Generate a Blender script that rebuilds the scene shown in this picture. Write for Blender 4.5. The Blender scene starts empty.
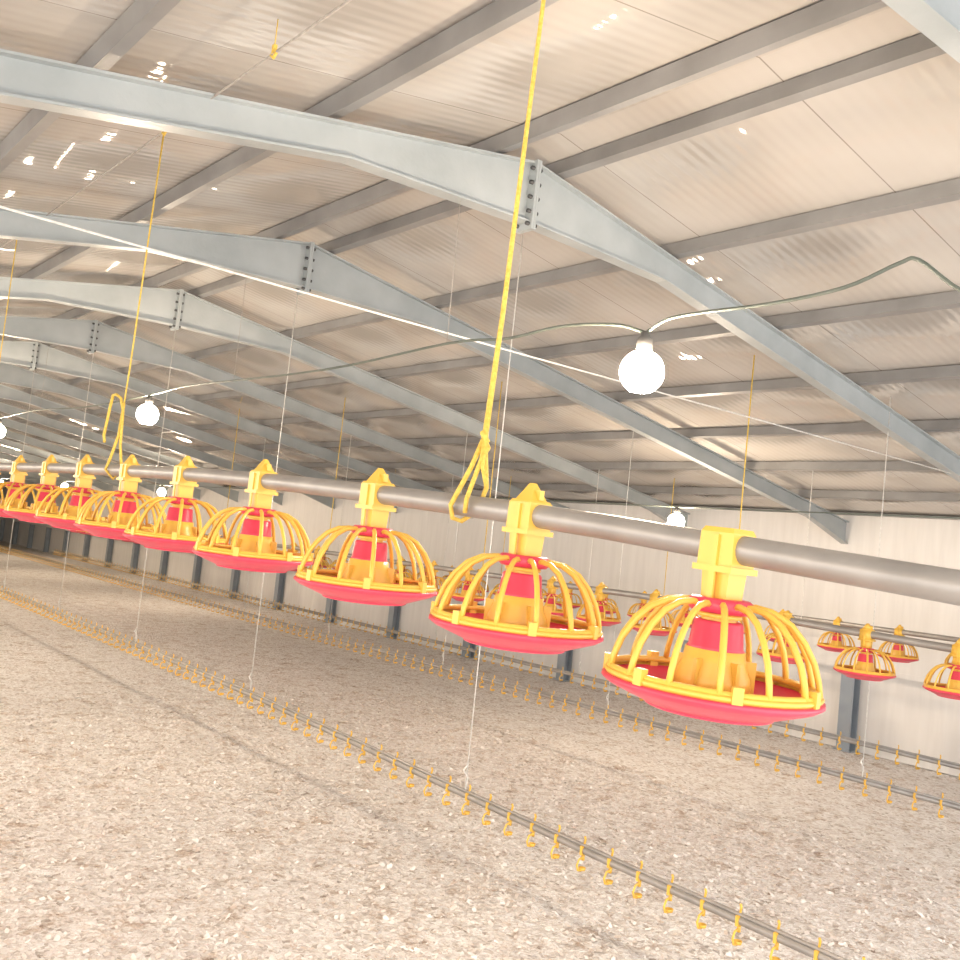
import bpy, math, random
from mathutils import Vector, Matrix, noise
random.seed(7)
S=bpy.context.scene
COL=S.collection
S.view_settings.view_transform='Standard'
H=1.75
def P(y,x,z): return Vector((y,x,z+H))   # across, along, height relative to eye level

# ---------------- camera
f=960.0
Xd=Vector((-785,-15,f)).normalized()
t=(785*0.105-15)/f
Ud=Vector((0.105,-1,t)).normalized()
Yd=Xd.cross(Ud); 
if Yd.x<0: Yd=-Yd
r=Vector((Yd.x,Xd.x,Ud.x)); d=Vector((Yd.y,Xd.y,Ud.y)); fw=Vector((Yd.z,Xd.z,Ud.z))
up=-d; bk=-fw
cd=bpy.data.cameras.new("camera"); cam=bpy.data.objects.new("camera",cd); COL.objects.link(cam)
M=Matrix(((r.x,up.x,bk.x,0),(r.y,up.y,bk.y,0),(r.z,up.z,bk.z,H),(0,0,0,1)))
cam.matrix_world=M
cd.sensor_width=36; cd.lens=36; cd.clip_start=0.02; cd.clip_end=300
S.camera=cam

# ---------------- materials
def mat(name,c1,c2=None,rough=.5,metal=0.0,scale=8,bump=0.0,bscale=60,spec=.5,stretch=None):
    m=bpy.data.materials.new(name); m.use_nodes=True
    n=m.node_tree.nodes; l=m.node_tree.links; b=n["Principled BSDF"]
    tc=n.new("ShaderNodeTexCoord"); mp=n.new("ShaderNodeMapping"); l.new(tc.outputs["Object"],mp.inputs[0])
    if stretch: mp.inputs["Scale"].default_value=stretch
    ns=n.new("ShaderNodeTexNoise"); ns.inputs["Scale"].default_value=scale; ns.inputs["Detail"].default_value=5
    l.new(mp.outputs[0],ns.inputs["Vector"])
    rp=n.new("ShaderNodeValToRGB"); c2=c2 or tuple(x*.85 for x in c1)
    rp.color_ramp.elements[0].position=.35; rp.color_ramp.elements[1].position=.65
    rp.color_ramp.elements[0].color=(*c2,1); rp.color_ramp.elements[1].color=(*c1,1)
    l.new(ns.outputs["Fac"],rp.inputs[0]); l.new(rp.outputs[0],b.inputs["Base Color"])
    b.inputs["Roughness"].default_value=rough; b.inputs["Metallic"].default_value=metal
    b.inputs["Specular IOR Level"].default_value=spec
    if bump:
        n2=n.new("ShaderNodeTexNoise"); n2.inputs["Scale"].default_value=bscale; l.new(mp.outputs[0],n2.inputs["Vector"])
        bp=n.new("ShaderNodeBump"); bp.inputs["Strength"].default_value=bump; bp.inputs["Distance"].default_value=.01
        l.new(n2.outputs["Fac"],bp.inputs["Height"]); l.new(bp.outputs[0],b.inputs["Normal"])
    return m
YEL=mat("yellow_plastic",(.80,.49,.08),(.75,.44,.065),rough=.35,scale=5)
RED=mat("red_plastic",(.70,.055,.10),(.63,.045,.08),rough=.35,scale=6)
ROPE=mat("yellow_rope",(.80,.57,.11),(.64,.42,.06),rough=.7,scale=120,bump=.4,bscale=250)
STRING=mat("white_string",(.74,.72,.68),(.58,.56,.52),rough=.8,scale=60)
WIRE=mat("steel_wire",(.42,.39,.35),(.32,.29,.26),rough=.5,metal=.4,scale=30)
PIPE=mat("galvanised_pipe",(.36,.335,.31),(.29,.27,.25),rough=.42,metal=.4,scale=9)
STEEL=mat("galvanised_steel",(.43,.46,.465),(.35,.38,.385),rough=.4,metal=.15,scale=3,bump=.1,bscale=40)
POST=mat("post_steel",(.34,.38,.42),(.28,.32,.36),rough=.5,metal=.2,scale=3)
PURL=mat("purlin_steel",(.29,.285,.28),(.235,.23,.225),rough=.45,metal=.2,scale=4)
DARK=mat("dark_bolt",(.10,.10,.10),rough=.5,metal=.5)
CORD=mat("grey_green_cable",(.15,.17,.14),(.09,.11,.09),rough=.5)
SOCK=mat("bulb_socket_grey",(.12,.115,.11),rough=.4)

def em(name,c,s):
    m=bpy.data.materials.new(name); m.use_nodes=True
    n=m.node_tree.nodes; b=n["Principled BSDF"]
    b.inputs["Base Color"].default_value=(1,1,1,1)
    b.inputs["Emission Color"].default_value=(*c,1); b.inputs["Emission Strength"].default_value=s
    return m
BULB=em("lit_bulb",(1,.82,.62),360)

def ceiling_mat():
    m=bpy.data.materials.new("ribbed_ceiling_panel"); m.use_nodes=True
    n=m.node_tree.nodes; l=m.node_tree.links; b=n["Principled BSDF"]
    tc=n.new("ShaderNodeTexCoord"); sp=n.new("ShaderNodeSeparateXYZ"); l.new(tc.outputs["Object"],sp.inputs[0])
    def mth(op,a,bv=None):
        q=n.new("ShaderNodeMath"); q.operation=op
        for i,v in enumerate((a,bv)):
            if v is None: continue
            if isinstance(v,(int,float)): q.inputs[i].default_value=v
            else: l.new(v,q.inputs[i])
        return q.outputs[0]
    ns=n.new("ShaderNodeTexNoise"); ns.inputs["Scale"].default_value=1.3; ns.inputs["Detail"].default_value=4
    l.new(tc.outputs["Object"],ns.inputs["Vector"])
    rp=n.new("ShaderNodeValToRGB"); rp.color_ramp.elements[0].position=.3; rp.color_ramp.elements[1].position=.7
    rp.color_ramp.elements[0].color=(.445,.41,.37,1); rp.color_ramp.elements[1].color=(.505,.475,.44,1)
    l.new(ns.outputs["Fac"],rp.inputs[0])
    fr=mth('FRACT',mth('DIVIDE',sp.outputs["Y"],1.08)); seam=mth('LESS_THAN',fr,.006)
    mx=n.new("ShaderNodeMix"); mx.data_type='RGBA'; l.new(seam,mx.inputs[0]); l.new(rp.outputs[0],mx.inputs[6]); mx.inputs[7].default_value=(.28,.25,.22,1)
    l.new(mx.outputs[2],b.inputs["Base Color"])
    rib=mth('SINE',mth('MULTIPLY',sp.outputs["Y"],2*math.pi/.06))
    # panels bow slightly between the purlins and each panel sits a little differently
    bow=mth('SINE',mth('MULTIPLY',sp.outputs["X"],2*math.pi/.95))
    wav=mth('SINE',mth('MULTIPLY',sp.outputs["Y"],2*math.pi/1.08))
    ns2=n.new("ShaderNodeTexNoise"); ns2.inputs["Scale"].default_value=1.6; ns2.inputs["Detail"].default_value=1; ns2.inputs["Roughness"].default_value=.5
    l.new(tc.outputs["Object"],ns2.inputs["Vector"])
    h=mth('ADD',mth('ADD',mth('ADD',mth('MULTIPLY',rib,.0005),mth('MULTIPLY',bow,.030)),mth('MULTIPLY',wav,.022)),mth('MULTIPLY',ns2.outputs["Fac"],.018))
    bp=n.new("ShaderNodeBump"); bp.inputs["Strength"].default_value=1; bp.inputs["Distance"].default_value=1.0
    l.new(h,bp.inputs["Height"]); l.new(bp.outputs[0],b.inputs["Normal"])
    b.inputs["Roughness"].default_value=.06; b.inputs["Specular IOR Level"].default_value=.8
    return m
CEIL=ceiling_mat()

def floor_mat():
    m=bpy.data.materials.new("wood_shavings_litter"); m.use_nodes=True
    n=m.node_tree.nodes; l=m.node_tree.links; b=n["Principled BSDF"]
    tc=n.new("ShaderNodeTexCoord")
    v=n.new("ShaderNodeTexVoronoi"); v.inputs["Scale"].default_value=44; v.inputs["Randomness"].default_value=1
    nz=n.new("ShaderNodeTexNoise"); nz.inputs["Scale"].default_value=20; nz.inputs["Detail"].default_value=8
    l.new(tc.outputs["Object"],nz.inputs["Vector"])
    mxv=n.new("ShaderNodeMix"); mxv.data_type='VECTOR'; mxv.inputs[0].default_value=.06
    l.new(tc.outputs["Object"],mxv.inputs[4]); l.new(nz.outputs["Color"],mxv.inputs[5]); l.new(mxv.outputs[1],v.inputs["Vector"])
    r1=n.new("ShaderNodeValToRGB"); e=r1.color_ramp.elements
    e[0].position=0; e[0].color=(.42,.36,.31,1); e[1].position=1; e[1].color=(.99,.98,.96,1)
    q=e.new(.22); q.color=(.72,.665,.62,1); q=e.new(.55); q.color=(.89,.85,.815,1)
    l.new(v.outputs["Color"],r1.inputs[0])
    n3=n.new("ShaderNodeTexNoise"); n3.inputs["Scale"].default_value=4.6; n3.inputs["Detail"].default_value=10; n3.inputs["Roughness"].default_value=.84
    l.new(tc.outputs["Object"],n3.inputs["Vector"])
    r2=n.new("ShaderNodeValToRGB"); r2.color_ramp.elements[0].position=.39; r2.color_ramp.elements[0].color=(.68,.58,.50,1)
    r2.color_ramp.elements[1].position=.48; r2.color_ramp.elements[1].color=(1,1,1,1)
    l.new(n3.outputs["Fac"],r2.inputs[0])
    mx=n.new("ShaderNodeMix"); mx.data_type='RGBA'; mx.blend_type='MULTIPLY'; mx.inputs[0].default_value=1
    l.new(r1.outputs[0],mx.inputs[6]); l.new(r2.outputs[0],mx.inputs[7]); l.new(mx.outputs[2],b.inputs["Base Color"])
    bp=n.new("ShaderNodeBump"); bp.inputs["Distance"].default_value=.022; bp.inputs["Strength"].default_value=.7
    ad=n.new("ShaderNodeMath"); ad.operation='ADD'; l.new(v.outputs["Distance"],ad.inputs[0]); l.new(n3.outputs["Fac"],ad.inputs[1])
    l.new(ad.outputs[0],bp.inputs["Height"]); l.new(bp.outputs[0],b.inputs["Normal"])
    b.inputs["Roughness"].default_value=.95; b.inputs["Specular IOR Level"].default_value=.1
    return m
FLOOR=floor_mat()
WALL=mat("white_wall_panel",(.79,.765,.73),(.73,.705,.67),rough=.45,scale=2.0,stretch=(1,6,.6),bump=.15,bscale=6)
FLAKE=mat("shaving_flake",(.98,.95,.92),(.60,.50,.42),rough=.9,scale=9)

# ---------------- mesh builder
class B:
    def __init__(s): s.v=[]; s.f=[]; s.mi=[]; s.m=0; s.sm=[]
    def add(s,vs,fs,smooth=False):
        o=len(s.v); s.v+= [tuple(v) for v in vs]
        for q in fs: s.f.append([i+o for i in q]); s.mi.append(s.m); s.sm.append(smooth)
    def box(s,a,b,mtx=None):
        vs=[Vector((x,y,z)) for x in (a[0],b[0]) for y in (a[1],b[1]) for z in (a[2],b[2])]
        if mtx: vs=[mtx@v for v in vs]
        s.add(vs,[(0,1,3,2),(4,6,7,5),(0,4,5,1),(2,3,7,6),(0,2,6,4),(1,5,7,3)])
    def frustum(s,z0,x0,y0,z1,x1,y1,cx=0,cy=0):
        vs=[(cx-x0,cy-y0,z0),(cx+x0,cy-y0,z0),(cx+x0,cy+y0,z0),(cx-x0,cy+y0,z0),(cx-x1,cy-y1,z1),(cx+x1,cy-y1,z1),(cx+x1,cy+y1,z1),(cx-x1,cy+y1,z1)]
        s.add(vs,[(3,2,1,0),(4,5,6,7),(0,1,5,4),(1,2,6,5),(2,3,7,6),(3,0,4,7)])
    def tube(s,pts,rad,seg=8,flat=1.0):
        pts=[Vector(p) for p in pts]; n=len(pts); vs=[]
        ref=None
        for i,p in enumerate(pts):
            tg=(pts[min(i+1,n-1)]-pts[max(i-1,0)]).normalized()
            if ref is None:
                ref=Vector((0,0,1)) if abs(tg.z)<.9 else Vector((1,0,0))
            a=tg.cross(ref); 
            if a.length<1e-5: a=tg.cross(Vector((1,.3,0)))
            a.normalize(); c=a.cross(tg).normalized(); ref=c
            rr=rad[i] if isinstance(rad,(list,tuple)) else rad
            for k in range(seg):
                an=2*math.pi*k/seg
                vs.append(p+a*math.cos(an)*rr*flat+c*math.sin(an)*rr)
        fs=[(i*seg+k,i*seg+(k+1)%seg,(i+1)*seg+(k+1)%seg,(i+1)*seg+k) for i in range(n-1) for k in range(seg)]
        fs.append(tuple(range(seg))[::-1]); fs.append(tuple((n-1)*seg+k for k in range(seg)))
        s.add(vs,fs,True)
    def lathe(s,prof,seg=32,c=(0,0,0)):
        n=len(prof); vs=[]
        for (rr,z) in prof:
            for k in range(seg):
                an=2*math.pi*k/seg; vs.append((c[0]+rr*math.cos(an),c[1]+rr*math.sin(an),c[2]+z))
        fs=[(i*seg+k,i*seg+(k+1)%seg,(i+1)*seg+(k+1)%seg,(i+1)*seg+k) for i in range(n-1) for k in range(seg)]
        s.add(vs,fs,True)
    def ring(s,R,z,rad,seg=40,c=(0,0)):
        pr=[(R+rad*math.cos(a),z+rad*math.sin(a)) for a in [2*math.pi*i/8 for i in range(9)]]
        s.lathe(pr,seg,(c[0],c[1],0))
    def mesh(s,name,mats):
        me=bpy.data.meshes.new(name); me.from_pydata(s.v,[],s.f)
        for q in (mats if isinstance(mats,(list,tuple)) else [mats]): me.materials.append(q)
        me.polygons.foreach_set("material_index",s.mi); me.polygons.foreach_set("use_smooth",s.sm)
        me.update(); return me
def link(name,me,parent=None,loc=None,**kw):
    o=bpy.data.objects.new(name,me); COL.objects.link(o)
    if loc is not None: o.location=loc
    if parent: o.parent=parent
    for k,v in kw.items(): o[k]=v
    return o
def top(name,me,label,cat,loc=(0,0,0),group=None,kind=None):
    o=link(name,me,None,loc,label=label,category=cat)
    if group:o["group"]=group
    if kind:o["kind"]=kind
    return o
def lerp(T,x):
    if x<=T[0][0]: return T[0][1]
    for (a,za),(c,zc) in zip(T,T[1:]):
        if x<=c: return za+(zc-za)*(x-a)/(c-a)
    return T[-1][1]

# ---------------- room
X0,X1=-1.5,48.0
YR=2.9; SL=0.169; YW=9.93; YL=-4.13; ZC=1.95
def roofz(y,off=0): return ZC+off-SL*abs(y-YR)
def fh(y,x):
    return .014*noise.noise(Vector((y*1.3,x*1.3,0)))+.009*noise.noise(Vector((y*7,x*7,3)))+.008*noise.noise(Vector((y*19,x*19,7)))-.008
xs=[X0,-.5,0]+[.3+.035*i for i in range(260)]+[9.6,10,11,12,14,17,20,25,30,38,X1]
ys=[YL-.6,-2,-.5]+[.035*i for i in range(190)]+[6.8,7.2,7.8,8.5,9.2,YW+.3]
b=B(); nx=len(xs); ny=len(ys)
vs=[P(y,x,-H+fh(y,x)) for x in xs for y in ys]
b.add(vs,[(i*ny+j,i*ny+j+1,(i+1)*ny+j+1,(i+1)*ny+j) for i in range(nx-1) for j in range(ny-1)],True)
top("floor",b.mesh("floor",FLOOR),"floor covered with pale lumpy wood shavings litter","floor",kind="structure")
b=B(); th=.06
for ya,yb in ((YL-.3,YR),(YR,YW+.25)):
    vs=[P(ya,X0,roofz(ya)),P(yb,X0,roofz(yb)),P(yb,X1,roofz(yb)),P(ya,X1,roofz(ya))]
    vs+=[v+Vector((0,0,th)) for v in vs]
    b.add(vs,[(0,3,2,1),(4,5,6,7),(0,1,5,4),(2,3,7,6),(1,2,6,5),(3,0,4,7)])
top("ceiling",b.mesh("ceiling",CEIL),"shiny ribbed off-white metal roof panels lining both slopes","ceiling",kind="structure")
b=B(); zs=-.86
prof=[(YW+.12,-H),(YW,-H),(YW,zs-.02),(YW-.2,zs-.02),(YW-.2,zs+.03),(YW-.19,zs+.03),(YW-.19,roofz(YW-.19)-.002),(YW+.12,roofz(YW+.12))]
n=len(prof); vs=[P(y,X0,z) for y,z in prof]+[P(y,X1,z) for y,z in prof]
b.add(vs,[(i,(i+1)%n,n+(i+1)%n,n+i) for i in range(n)]+[tuple(range(n))[::-1],tuple(range(n,2*n))])
top("wall_right",b.mesh("wall_right",WALL),"long off-white panelled side wall with recessed lower part","wall",kind="structure")
b=B(); b.box(P(YL-.1,18,-H),P(YL,X1,roofz(YL)))  # out of view, put in to darken the far end; near stretch left open
top("wall_left",b.mesh("wall_left",WALL),"long off-white side wall out of view, added to shade far end","wall",kind="structure")
b=B(); b.box(P(YL-.1,X1,-H),P(YW+.12,X1+.1,ZC-.2)); 
top("wall_far",b.mesh("wall_far",WALL),"plain off-white gable end wall","wall",kind="structure")
b=B(); b.box(P(YW-.3,X0,roofz(YW-.3)-.045),P(YW-.195,X1,roofz(YW-.2)-.005))
top("trim_1",b.mesh("trim_1",PURL),"grey steel eave trim along the top of wall","trim",kind="structure")

# ---------------- purlins
for y in [-3.8,-2.85,-1.9,-.95,0,.91,1.82,2.68,3.08,3.98,4.98,5.95,6.92,7.9,8.85]:
    b=B(); z=roofz(y); s=-SL if y>YR else SL
    mt=Matrix.Translation(P(y,0,z-.012))@Matrix.Rotation(-math.atan(s),4,'Y')
    b.box((-.025,X0,-.070),(.025,X1,-.062),mt); b.box((-.025,X0,-.004),(.025,X1,.004),mt); b.box((-.025,X0,-.062),(-.019,X1,-.004),mt)
    b.box((.019,X0,-.062),(.025,X1,-.046),mt)
    top("roof_purlin",b.mesh("roof_purlin",PURL),"long grey steel purlin running under the roof panels","purlin",group="roof purlins under the ceiling panels")

# ---------------- portal frames
FW=.038
def rafter(sgn,L):
    b=B(); st=[0,.15,1.0,1.25,2.5,L-.9,L]; 
    def dep(s): 
        if s<=1.0: return .30-.15*(s/1.0)
        if s>L-.9: return .150+.12*(s-(L-.9))/.9
        return .150
    sl=SL if sgn>0 else SL*1.08
    tp=[Vector((sgn*s,0,-sl*s)) for s in st]; bt=[Vector((sgn*s,0,-sl*s-dep(s))) for s in st]
    for i in range(len(st)-1):
        for (a,c,dz) in ((tp[i],tp[i+1],-.010),(bt[i],bt[i+1],.010)):
            vs=[]
            for p in (a,c):
                for yy in (-FW,FW):
                    for zz in (0,dz): vs.append(p+Vector((0,yy,zz)))
            b.add(vs,[(0,1,3,2),(4,6,7,5),(0,4,5,1),(2,3,7,6),(0,2,6,4),(1,5,7,3)])
        vs=[]
        for (pt,pb) in ((tp[i],bt[i]),(tp[i+1],bt[i+1])):
            for yy in (-.004,.004): vs+= [pt+Vector((0,yy,-.01)),pb+Vector((0,yy,.01))]
        b.add(vs,[(0,1,3,2),(4,6,7,5),(0,4,5,1),(2,3,7,6),(0,2,6,4),(1,5,7,3)])
    return b.mesh("rafter",STEEL)
LR=YW-YR-.02
ra_r=rafter(1,LR); ra_l=rafter(-1,LR)
b=B(); b.box((-.014,-.058,-.335),(-.001,.058,.0)); b.box((.001,-.058,-.335),(.014,.058,.0)); ap=b.mesh("apex_plate",STEEL)
b=B()
for yy in (-.038,.038):
    for zz in (-.04,-.11,-.18,-.25,-.31):
        b.tube([(-.032,yy,zz),(.032,yy,zz)],.010,6)
bo=b.mesh("bolt",DARK)
b=B(); hc=H+roofz(YW,-.09)-.28
b.box((-.14,-.075,0),(-.128,.075,hc)); b.box((-.012,-.075,0),(0,.075,hc)); b.box((-.128,-.004,0),(-.012,.004,hc)); b.box((-.16,-.1,0),(.0,.1,.012))
colm=b.mesh("column",POST)
FX=[1.26+2.165*k for k in range(21)]
for k,x in enumerate(FX):
    e=top("roof_frame",None,"grey galvanised steel portal frame with bolted ridge joint","roof frame",loc=P(YR,x,ZC-.095),group="steel roof frames")
    link("rafter",ra_r,e); link("rafter",ra_l,e); link("apex_plate",ap,e)
    if k<8: link("bolt",bo,e)
    link("column",colm,e,loc=P(YW-.02,x-.14,-H)-P(YR,x,ZC-.095))

# ---------------- feeder
def rib_profile(): return [(.040,-.094),(.058,-.090),(.085,-.094),(.113,-.109),(.136,-.134),(.153,-.163),(.162,-.190),(.166,-.212)]
def parts(flat=False,hi=True):
    seg=36 if hi else 16; out={}
    b=B()
    b.frustum(-.088,.022,.024,-.030,.024,.027); b.frustum(-.036,.030,.034,.024,.030,.032)
    b.box((-.036,-.038,-.040),(.036,.038,-.030)); b.box((.03,-.006,-.085),(.034,.006,.02)); 
    b.box((-.034,-.006,-.085),(-.03,.006,.02))
    out["pipe_saddle"]=(b,YEL)
    b=B()
    if flat: b.frustum(.024,.030,.032,.032,.026,.028)
    else:
        b.frustum(.024,.028,.032,.029,.026,.028); b.frustum(.029,.021,.025,.064,.004,.006,0,0); b.box((-.006,-.03,.03),(.006,-.012,.05))
    out["saddle_cap"]=(b,YEL)
    b=B(); b.lathe([(.018,-.082),(.046,-.082),(.052,-.087),(.052,-.099),(.046,-.105),(.018,-.105),(.018,-.082)],seg); out["collar"]=(b,RED)
    b=B(); b.lathe([(.027,-.100),(.030,-.135)],seg); b.lathe([(.030,-.106),(.036,-.106),(.036,-.113),(.030,-.113)],seg); out["feed_tube"]=(b,YEL)
    b=B(); b.lathe([(.028,-.118),(.037,-.118),(.040,-.122),(.044,-.160),(.047,-.164),(.040,-.166)],seg); out["feed_drum"]=(b,RED)
    b=B(); b.lathe([(.040,-.162),(.048,-.164),(.051,-.185),(.060,-.208),(.062,-.220),(.058,-.232),(.03,-.236)],seg)
    if hi:
        for k in range(6):
            a=k*math.pi/3+.2; mt=Matrix.Rotation(a,4,'Z'); b.box((.046,-.003,-.228),(.067,.003,-.178),mt)
    out["feed_cone"]=(b,YEL)
    b=B()
    for k in range(14):
        a=2*math.pi*k/14+.13; ca,sa=math.cos(a),math.sin(a)
        pts=[(r*ca,r*sa,z) for r,z in rib_profile()]
        b.tube(pts,.0055 if hi else .006,6 if hi else 4)
    b.ring(.044,-.095,.005,seg); b.ring(.165,-.211,.0055,seg)
    out["grill"]=(b,YEL)
    b=B(); b.lathe([(.160,-.215),(.171,-.213),(.174,-.217),(.170,-.223),(.162,-.223)],seg)
    if hi:
        for k in range(7):
            a=2*math.pi*k/7+.35; mt=Matrix.Rotation(a,4,'Z'); b.box((.161,-.008,-.223),(.175,.008,-.198),mt)
    out["pan_rim"]=(b,YEL)
    b=B(); b.lathe([(.163,-.222),(.176,-.223),(.177,-.229),(.165,-.237),(.135,-.248),(.100,-.261),(.068,-.267),(.0005,-.267)],seg)
    b.lathe([(.163,-.222),(.145,-.232),(.108,-.247),(.075,-.252),(.055,-.236),(.02,-.229),(.0005,-.229)],seg)
    b.ring(.100,-.260,.004,seg)
    out["pan_dish"]=(b,RED)
    return out
def meshes(**k): return {n:bb.mesh(n,m) for n,(bb,m) in parts(**k).items()}
MP=meshes(); MF=dict(MP); MF["saddle_cap"]=meshes(flat=True)["saddle_cap"]
def combined():
    c=B()
    for nme,(bb,m) in parts(hi=False).items():
        c.m=0 if m is YEL else 1; c.add(bb.v,bb.f,True)
    return c.mesh("feeder_pan",[YEL,RED])
MC=combined()
PZ=[(-.6,-.10),(.0,-.035),(.3,-.008),(.58,.013),(.965,.042),(1.25,.064),(1.53,.082),(2.0,.105),(2.45,.124),(2.89,.139),(3.4,.149),(3.94,.156),(4.7,.163),(6,.168),(8,.17),(30,.17)]
def pz(x): return lerp(PZ,x)
F1=1.305
for i,x in enumerate([.965,1.448,2.012,2.637,3.227,3.773,4.33,4.87,5.43,6.0,6.57]):
    x-=.012
    sl=math.atan((pz(x+.15)-pz(x-.15))/.3)
    e=top("feeder_pan",None,"yellow and red ribbed feeder pan "+("with flat topped bracket on pipe" if i==0 else "with pointed bracket on pipe"),"poultry feeder",loc=P(F1,x,pz(x)),group="feeder pans hanging on the first feed pipe")
    e.rotation_euler=(sl*.5,0,0)
    for nme,me in (MF if i==0 else MP).items():
        o=link(nme,me,e)
        if nme in("grill","pan_rim","pan_dish"): o.rotation_euler=(0,0,random.uniform(0,.4))
F2=5.5
def z2(x): return -.232-.055*max(0,min(1.4,(4.6-x)/2.2))
for i in range(30):
    x=2.42+.545*i
    top("feeder_pan",MC,"small red and yellow feeder pan on second feed pipe","poultry feeder",loc=P(F2,x,z2(x)),group="feeder pans hanging on the second feed pipe")
F3=8.5; z3=-.36
for i in range(34):
    top("feeder_pan",MC,"small red and yellow feeder pan near the side wall","poultry feeder",loc=P(F3,3.68+.6*i,z3),group="feeder pans hanging near the side wall")
b=B(); b.tube([P(F1,x,pz(x)) for x in [-.6+.3*i for i in range(60)]],.0235,16)
top("feed_pipe",b.mesh("feed_pipe",PIPE),"grey galvanised feed conveyor pipe carrying feeder pans","feed pipe",group="feed conveyor pipes")
for (yy,zf,xe) in ((F2,z2,20),(F3,lambda x:z3,26)):
    b=B(); b.tube([P(yy,x,zf(x)) for x in (.8,1.5,2.4,3.2,4,4.6,6,xe)],.0235,10)
    top("feed_pipe",b.mesh("feed_pipe",PIPE),"grey galvanised feed conveyor pipe carrying feeder pans","feed pipe",group="feed conveyor pipes")

# ---------------- ropes and wires
def rope(name,pts,rad,m,label,cat="rope",group=None,seg=7):
    b=B(); b.tube(pts,rad,seg); return top(name,b.mesh(name,m),label,cat,group=group)
zr=roofz(F1,-.005); zc=1.556
b=B()
b.tube([P(F1,1.555,zr),P(F1,1.56,1.2),P(F1-.002,1.585,.5),P(F1-.004,1.60,.22)],[.0045,.0047,.0056,.007],8)
b.tube([P(F1-.004,1.60,.24),P(F1-.02,1.615,.17),P(F1-.034,1.655,.085),P(F1-.022,1.66,.058),P(F1,1.655,.053),P(F1+.03,1.64,.08),P(F1+.028,1.615,.13),P(F1,1.60,.22)],.0055,8)
b.tube([P(F1,1.60,.30),P(F1-.012,1.592,.19),P(F1-.034,1.602,.1),P(F1-.03,1.608,.07)],.0052,8)
b.tube([P(F1-.01,1.59,.20),P(F1+.008,1.60,.215),P(F1+.002,1.61,.235),P(F1-.012,1.598,.245),P(F1-.004,1.588,.225)],.0066,8)
b.tube([P(F1,1.60,.26),P(F1-.01,1.585,.22),P(F1-.018,1.58,.17),P(F1-.015,1.565,.13)],.004,8)
top("hanging_rope",b.mesh("hanging_rope",ROPE),"thick yellow rope knotted around the feed pipe","rope")
b=B()
b.tube([P(F1,3.88,zr),P(F1,3.92,.6),P(F1,3.935,.42)],.0034,6)
b.tube([P(F1,3.935,.43),P(F1,3.95,.30),P(F1-.02,3.955,.20),P(F1-.034,3.95,.155),P(F1,3.95,.12),P(F1+.03,3.95,.16),P(F1+.01,3.945,.26),P(F1,3.935,.40)],.006,6)
b.tube([P(F1,3.935,.40),P(F1-.01,3.95,.45),P(F1-.02,3.98,.465),P(F1-.02,4.02,.465),P(F1-.02,4.04,.41),P(F1-.02,4.07,.30),P(F1-.02,4.05,.27)],.006,6)
top("hanging_rope",b.mesh("hanging_rope",ROPE),"thin yellow rope with loose looped tail tied to feed pipe","rope")
rope("winch_cable",[P(F1,-1,zc),P(F1,12,zc),P(F1,30,zc)],.0045,WIRE,"thin steel winch cable running under the roof","cable")
for x in (1.56,2.92,3.88,6.2,8.6):
    b=B(); c=P(F1,x,zc); 
    b.tube([c+Vector((0,-.02,0)),c+Vector((0,0,.012)),c+Vector((0,.02,0)),c+Vector((0,0,-.014)),c+Vector((0,-.02,0))],.006,6); b.box(c+Vector((-.006,-.008,-.0)),c+Vector((.006,.008,.03)))
    b.tube([c+Vector((0,0,.02)),P(F1,x,zr)],.002,5)
    top("rope_pulley",b.mesh("rope_pulley",ROPE),"small yellow pulley hook on the winch cable","pulley",group="pulleys on the winch cable")
for x in (6.2,8.6,11):
    rope("hanging_rope",[P(F1,x,zr),P(F1,x,.19)],.003,ROPE,"thin yellow rope holding the feed pipe","rope","thin ropes holding the first feed pipe")
for x in (3.93,6.6,9.3,12):
    rope("hanging_rope",[P(F2,x,roofz(F2)-.002),P(F2,x,z2(x)+.02)],.0045,ROPE,"thin yellow rope holding the second feed pipe","rope","thin ropes holding the second feed pipe")
for x in (7,9.8,12.6):
    rope("hanging_rope",[P(F3,x,roofz(F3)-.002),P(F3,x,z3+.02)],.0045,ROPE,"thin yellow rope holding feed pipe near wall","rope","thin ropes holding the third feed pipe")
zt=.945; yl=YR-(roofz(YR)-.2-zt)/SL; yr=YR+(roofz(YR)-.2-zt)/SL
rope("tie_wire",[P(yl,3.425,zt),P(YR,3.425,zt-.01),P(yr,3.425,zt)],.0045,STRING,"pale tie wire stretched across between rafters","wire")

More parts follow.
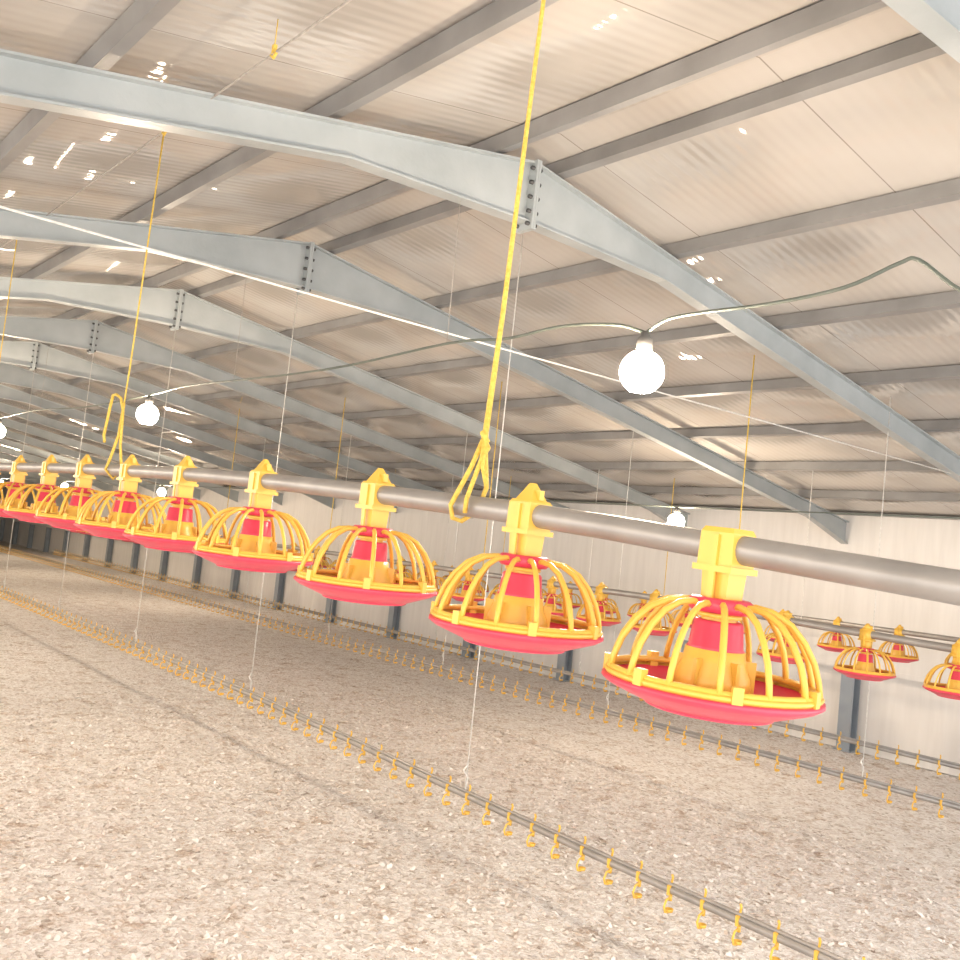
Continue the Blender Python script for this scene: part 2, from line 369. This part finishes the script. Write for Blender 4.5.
# ---------------- drinker lines
def nip():
    b=B()
    b.tube([(-.0,0,.062),(.006,0,.05),(0,0,.022)],.0055,6); b.box((-.019,-.007,-.02),(.019,.007,.02))
    b.tube([(0,0,-.018),(0,0,-.045)],.008,8)
    b.tube([(.0,0,-.03),(-.026,0,-.04),(-.037,0,-.065),(-.028,0,-.088),(-.006,0,-.093)],.005,6)
    b.lathe([(.002,-.094),(.015,-.091),(.018,-.078),(.015,-.078),(.012,-.086),(.002,-.088)],10)
    return b
NB=nip(); NM=NB.mesh("nipple",YEL)
def drinker(y,T,xa,xb,sp,hx,label,nmax):
    b=B(); st=[xa-.6]+[q[0] for q in T if xa-.5<q[0]<xb]+[xb]
    b.tube([P(y,x,lerp(T,x)) for x in st],.017,10)
    b.tube([P(y,x,lerp(T,x)+.022) for x in st],.009,6)
    o=top("drinker_pipe",b.mesh("drinker_pipe",PIPE),label,"drinker line",group="nipple drinker lines")
    n=int((xb-xa)/sp); rest=B()
    for i in range(n):
        x=xa+sp*i; p=P(y,x,lerp(T,x))
        if i<nmax: link("nipple",NM,o,loc=p)
        else: rest.add([Vector(v)+p for v in NB.v],NB.f,True)
    if rest.v:
        q=link("nipple",rest.mesh("nipple",YEL),o,kind="stuff")
    for x in hx:
        z=lerp(T,x)
        rope("hanging_string",[P(y,x,roofz(y)-.002),P(y,x,z+.02)],.0034,STRING,"thin white string holding the drinker line","string","strings holding the drinker lines",5)
        b=B(); b.tube([P(y,x,z+.16),P(y-.015,x+.01,z+.13),P(y+.01,x,z+.09),P(y,x,z+.03)],.005,6)
        c=link("clip",b.mesh("clip",STRING),o)
    return o
drinker(3.39,[(.9,-1.375),(1.9,-1.358),(3,-1.348),(4.02,-1.326),(5.3,-1.295),(6.62,-1.268),(9,-1.25),(16,-1.25)],1.75,15.5,.172,[4.02,6.62,9.04,11.5,14],"grey drinker pipe with yellow nipple cups near feeders",100)
drinker(6.42,[(1,-1.32),(30,-1.32)],2.7,28,.172,[3.42,5.8,8.2,10.6,13],"grey drinker pipe with yellow nipple cups over shavings",100)
drinker(7.9,[(1,-1.32),(30,-1.32)],3.4,28,.172,[4.9,7.6,10.3],"grey drinker pipe with yellow nipple cups beside wall",100)

# ---------------- bulbs and cable
def bulb_parts(R=.078):
    b=B(); pr=[(.022,-.03),(.03,-.045)]+[(R*math.sin(a),-.045-R*.55-R*math.cos(a)) for a in [math.radians(28+152*i/14) for i in range(15)]]
    b.lathe(pr,24); g=b.mesh("bulb_glass",BULB)
    b=B(); b.lathe([(.001,.055),(.014,.055),(.018,.04),(.027,.03),(.030,-.03),(.024,-.036),(.001,-.036)],16); s=b.mesh("bulb_socket",SOCK)
    return g,s
BG,BS=bulb_parts()
def bulb(y,x,z):
    e=top("light_bulb",None,"glowing warm white bulb hanging from overhead cable","light bulb",loc=P(y,x,z+.1),group="bulbs hanging along the house")
    link("bulb_glass",BG,e); link("bulb_socket",BS,e)
    return e
LY=2.5
bx=[2.245,7.0,11.5,16,20.5,25,29.5]
for x in bx: bulb(LY,x,.655 if x<3 else .70)
cp=[P(LY,-.2,.75),P(LY,.6,.70),P(LY,1.0,.735),P(LY,1.156,.80),P(LY,1.28,.905),P(LY,1.34,.905),P(LY,1.5,.86),P(LY,1.75,.845),P(LY,2.0,.85),P(LY,2.15,.845),P(LY,2.235,.812),P(LY,2.255,.812),P(LY,2.4,.855),P(LY,2.684,.88),P(LY,3.0,.865),P(LY,3.4,.885),P(LY,4.5,.85),P(LY,6.27,.88)]
for x in bx[1:]:
    cp+=[P(LY,x,.858),P(LY,x+1.5,.84),P(LY,x+3,.88)]
b=B()
def cr(pts,n=5):
    out=[]
    for i in range(len(pts)-1):
        p0=pts[max(i-1,0)];p1=pts[i];p2=pts[i+1];p3=pts[min(i+2,len(pts)-1)]
        for k in range(n):
            t=k/n; out.append(.5*((2*p1)+(p2-p0)*t+(2*p0-5*p1+4*p2-p3)*t*t+(-p0+3*p1-3*p2+p3)*t**3))
    return out+[pts[-1]]
b.tube(cr(cp),.006,7)
top("power_cable",b.mesh("power_cable",CORD),"thin grey green power cable sagging between the bulbs","cable")
for x,z in ((3.41,.885),(5.59,.87),(9.92,.86),(14.25,.86)):
    fx=min(FX,key=lambda q:abs(q-x))
    rope("hanger_wire",[P(LY,fx,roofz(LY)-.30),P(LY,x,z)],.0015,WIRE,"thin wire holding up the power cable","wire","wires holding the power cable",5)
L2=7.0
for x in (5.7,18.3,24.6,31): bulb(L2,x,.41)
rope("power_cable",[P(L2,2,.57),P(L2,5.7,.56),P(L2,9,.58),P(L2,12,.55),P(L2,18.3,.56),P(L2,31,.55)],.006,CORD,"dark power cable running along house above wall side feeders","cable")
L3_GLINT=-1.9  # bulb row out of view, added for more glints on the ceiling
for x in (0,3,6,9,12,15,18.6,23.3,28): bulb(L3_GLINT,x,.55)
rope("power_cable",[P(L3_GLINT,-1,.70),P(L3_GLINT,9,.705),P(L3_GLINT,16,.71),P(L3_GLINT,30,.71)],.006,CORD,"dark power cable for the added bulb row out of view","cable")

# ---------------- loose shavings (uncountable)
b=B()
for i in range(36000):
    y=random.uniform(.2,6.5); x=random.uniform(.3,9.2)
    if y+x<2: continue
    s=random.uniform(.004,.015); a=random.uniform(0,6.28); c=P(y,x,-H+fh(y,x)+random.uniform(.004,.010))
    u=Vector((math.cos(a),math.sin(a),random.uniform(-.5,.5)))*s; w=Vector((-math.sin(a),math.cos(a),random.uniform(-.5,.5)))*s*random.uniform(.35,.8)
    b.add([c-u-w,c+u-w,c+u+w,c-u+w],[(0,1,2,3)])
top("wood_shavings",b.mesh("wood_shavings",FLAKE),"loose pale wood shavings scattered over the litter floor","wood shavings",kind="stuff")

# ---------------- light
w=bpy.data.worlds.new("world"); S.world=w; w.use_nodes=True
w.node_tree.nodes["Background"].inputs[0].default_value=(1,.99,.985,1); w.node_tree.nodes["Background"].inputs[1].default_value=3.35
